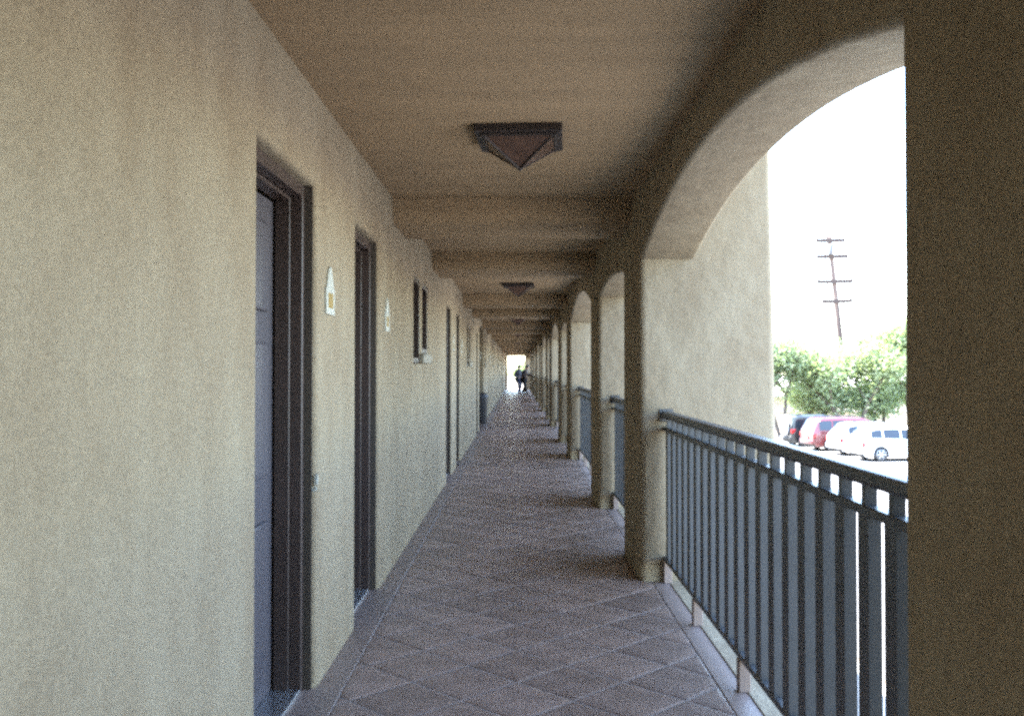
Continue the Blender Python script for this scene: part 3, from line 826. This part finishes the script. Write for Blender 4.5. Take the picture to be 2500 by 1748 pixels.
# ------------------------------------------------------------------ utility pole
WOOD = mat("pole_wood", (0.06, 0.04, 0.032), 0.9, var=0.25, vstretch=(4, 4, .4), bump=0.004, bscale=30)
INS = mat("insulator", (0.08, 0.075, 0.075), 0.4, var=0.1)
PY = 76.0
def pt(u, v, Y): return Vector(((u-1264)/F*Y, Y, EYE - (v-902)/F*Y))
tip, low = pt(2026, 575, PY), pt(2054, 842, PY)
ax = (low - tip).normalized(); foot = tip + ax*((tip.z - GROUND)/(-ax.z))
up = empty("utility_pole", foot); tag(up, "leaning wooden utility pole with four crossarms against the white sky", "utility pole")
q = bmesh.new(); tube(q, (0, 0, -0.3), tip - foot, 0.27, 0.20, n=12); obj("pole", q, WOOD, up, smooth=True)
arms = [(588, 1.25, True), (627, 1.35, True), (688, 1.55, False), (736, 1.3, False)]
for v, hl, ins in arms:
    p = tip + ax*((pt(0, v, PY).z - tip.z)/ax.z) - foot
    tilt = 0.035
    q = bmesh.new(); box(q, -hl, hl, -0.09, 0.09, -0.17, 0.17, bevel=0.01, seg=1)
    o = obj("crossarm", q, WOOD, up, loc=p + Vector((0, -0.2, 0))); o.rotation_euler = (0, -tilt, R(8))
    for s in ((-0.92, -0.45, 0.45, 0.92) if ins else (-0.9, 0.9)):
        q = bmesh.new(); lathe(q, [(0.03, 0.05), (0.03, 0.14), (0.075, 0.15), (0.08, 0.2), (0.045, 0.26), (0.0, 0.27)], n=10); obj("insulator", q, INS, up, smooth=True, loc=p + Vector((s*hl, -0.2 + s*hl*0.14, s*hl*tilt)))
    q = bmesh.new()
    for s in (-1, 1): tube(q, p + Vector((s*hl*0.55, -0.2, -0.05)), p + Vector((0, -0.1, -0.65)), 0.022, n=6)
    obj("brace", q, INS, up)
q = bmesh.new(); tp = tip - foot
for s in (-0.18, 0.18): tube(q, tp + Vector((s, 0, -0.4)), tp + Vector((s-0.22, 0, 2.0)), 0.07, n=6)
tube(q, tp + Vector((-0.4, 0, 2.0)), tp + Vector((-0.04, 0, 2.0)), 0.07, n=6)
obj("top_bracket", q, INS, up)
q = bmesh.new(); lathe(q, [(0.0, 0.0), (0.2, 0.0), (0.22, 0.05), (0.22, 0.8), (0.16, 0.86), (0.0, 0.88)], n=14); obj("transformer", q, INS, up, smooth=True, loc=tp + ax*0.6 + Vector((-0.05, -0.35, -1.0)))

# ------------------------------------------------------------------ walls and low houses beyond the parking lot
BLOCK = mat("pale_block", (0.48, 0.42, 0.34), 0.9, var=0.1, vscale=0.8, bump=0.01, bscale=12)
ROOFM = mat("pale_roof", (0.50, 0.46, 0.42), 0.9, var=0.1)
def house(x0, x1, y0, y1, h, label, wins):
    c = empty("house", ((x0+x1)/2, y0, GROUND)); tag(c, label, "house")
    cx = (x0+x1)/2; hx = (x1-x0)/2; D = y1-y0
    obj("wall", bx(-hx, hx, 0, D, 0, h), BLOCK, c)
    q = bmesh.new(); prism(q, [(-0.6, h), (D+0.6, h), (D+0.6, h+0.15), (D/2, h+1.3), (-0.6, h+0.15)], -hx-0.5, hx+0.5); obj("roof", q, ROOFM, c)
    for a, b, z0, z1 in wins:
        wd = empty("window", (0, 0, 0), 0, c)
        obj("frame", bx(a-0.06, b+0.06, -0.04, -0.002, z0-0.06, z1+0.06), SIGNW, wd); obj("pane", bx(a, b, -0.05, -0.041, z0, z1), GLASSC, wd)
    return c
house(20.5, 36, 74, 84, 2.5, "low pale house with a light roof behind the right-hand trees", [(-6, -4.6, 1, 2.1), (-1, 0.4, 1, 2.1), (3, 4.4, 1, 2.1)])
house(10, 19.6, 70, 78, 2.4, "low tan house behind the forked tree trunk", [(1.6, 2.5, 0.9, 2.0), (-2.5, -1.4, 0.9, 2.0)])
bw = empty("block_wall", (28, 68, GROUND)); tag(bw, "pale block wall along the back of the parking lot", "wall")
obj("wall", bx(-20, 20, 0, 0.2, 0, 1.3), BLOCK, bw); obj("coping", bx(-20, 20, -0.04, 0.24, 1.3, 1.4, bevel=0.01), CONC, bw)
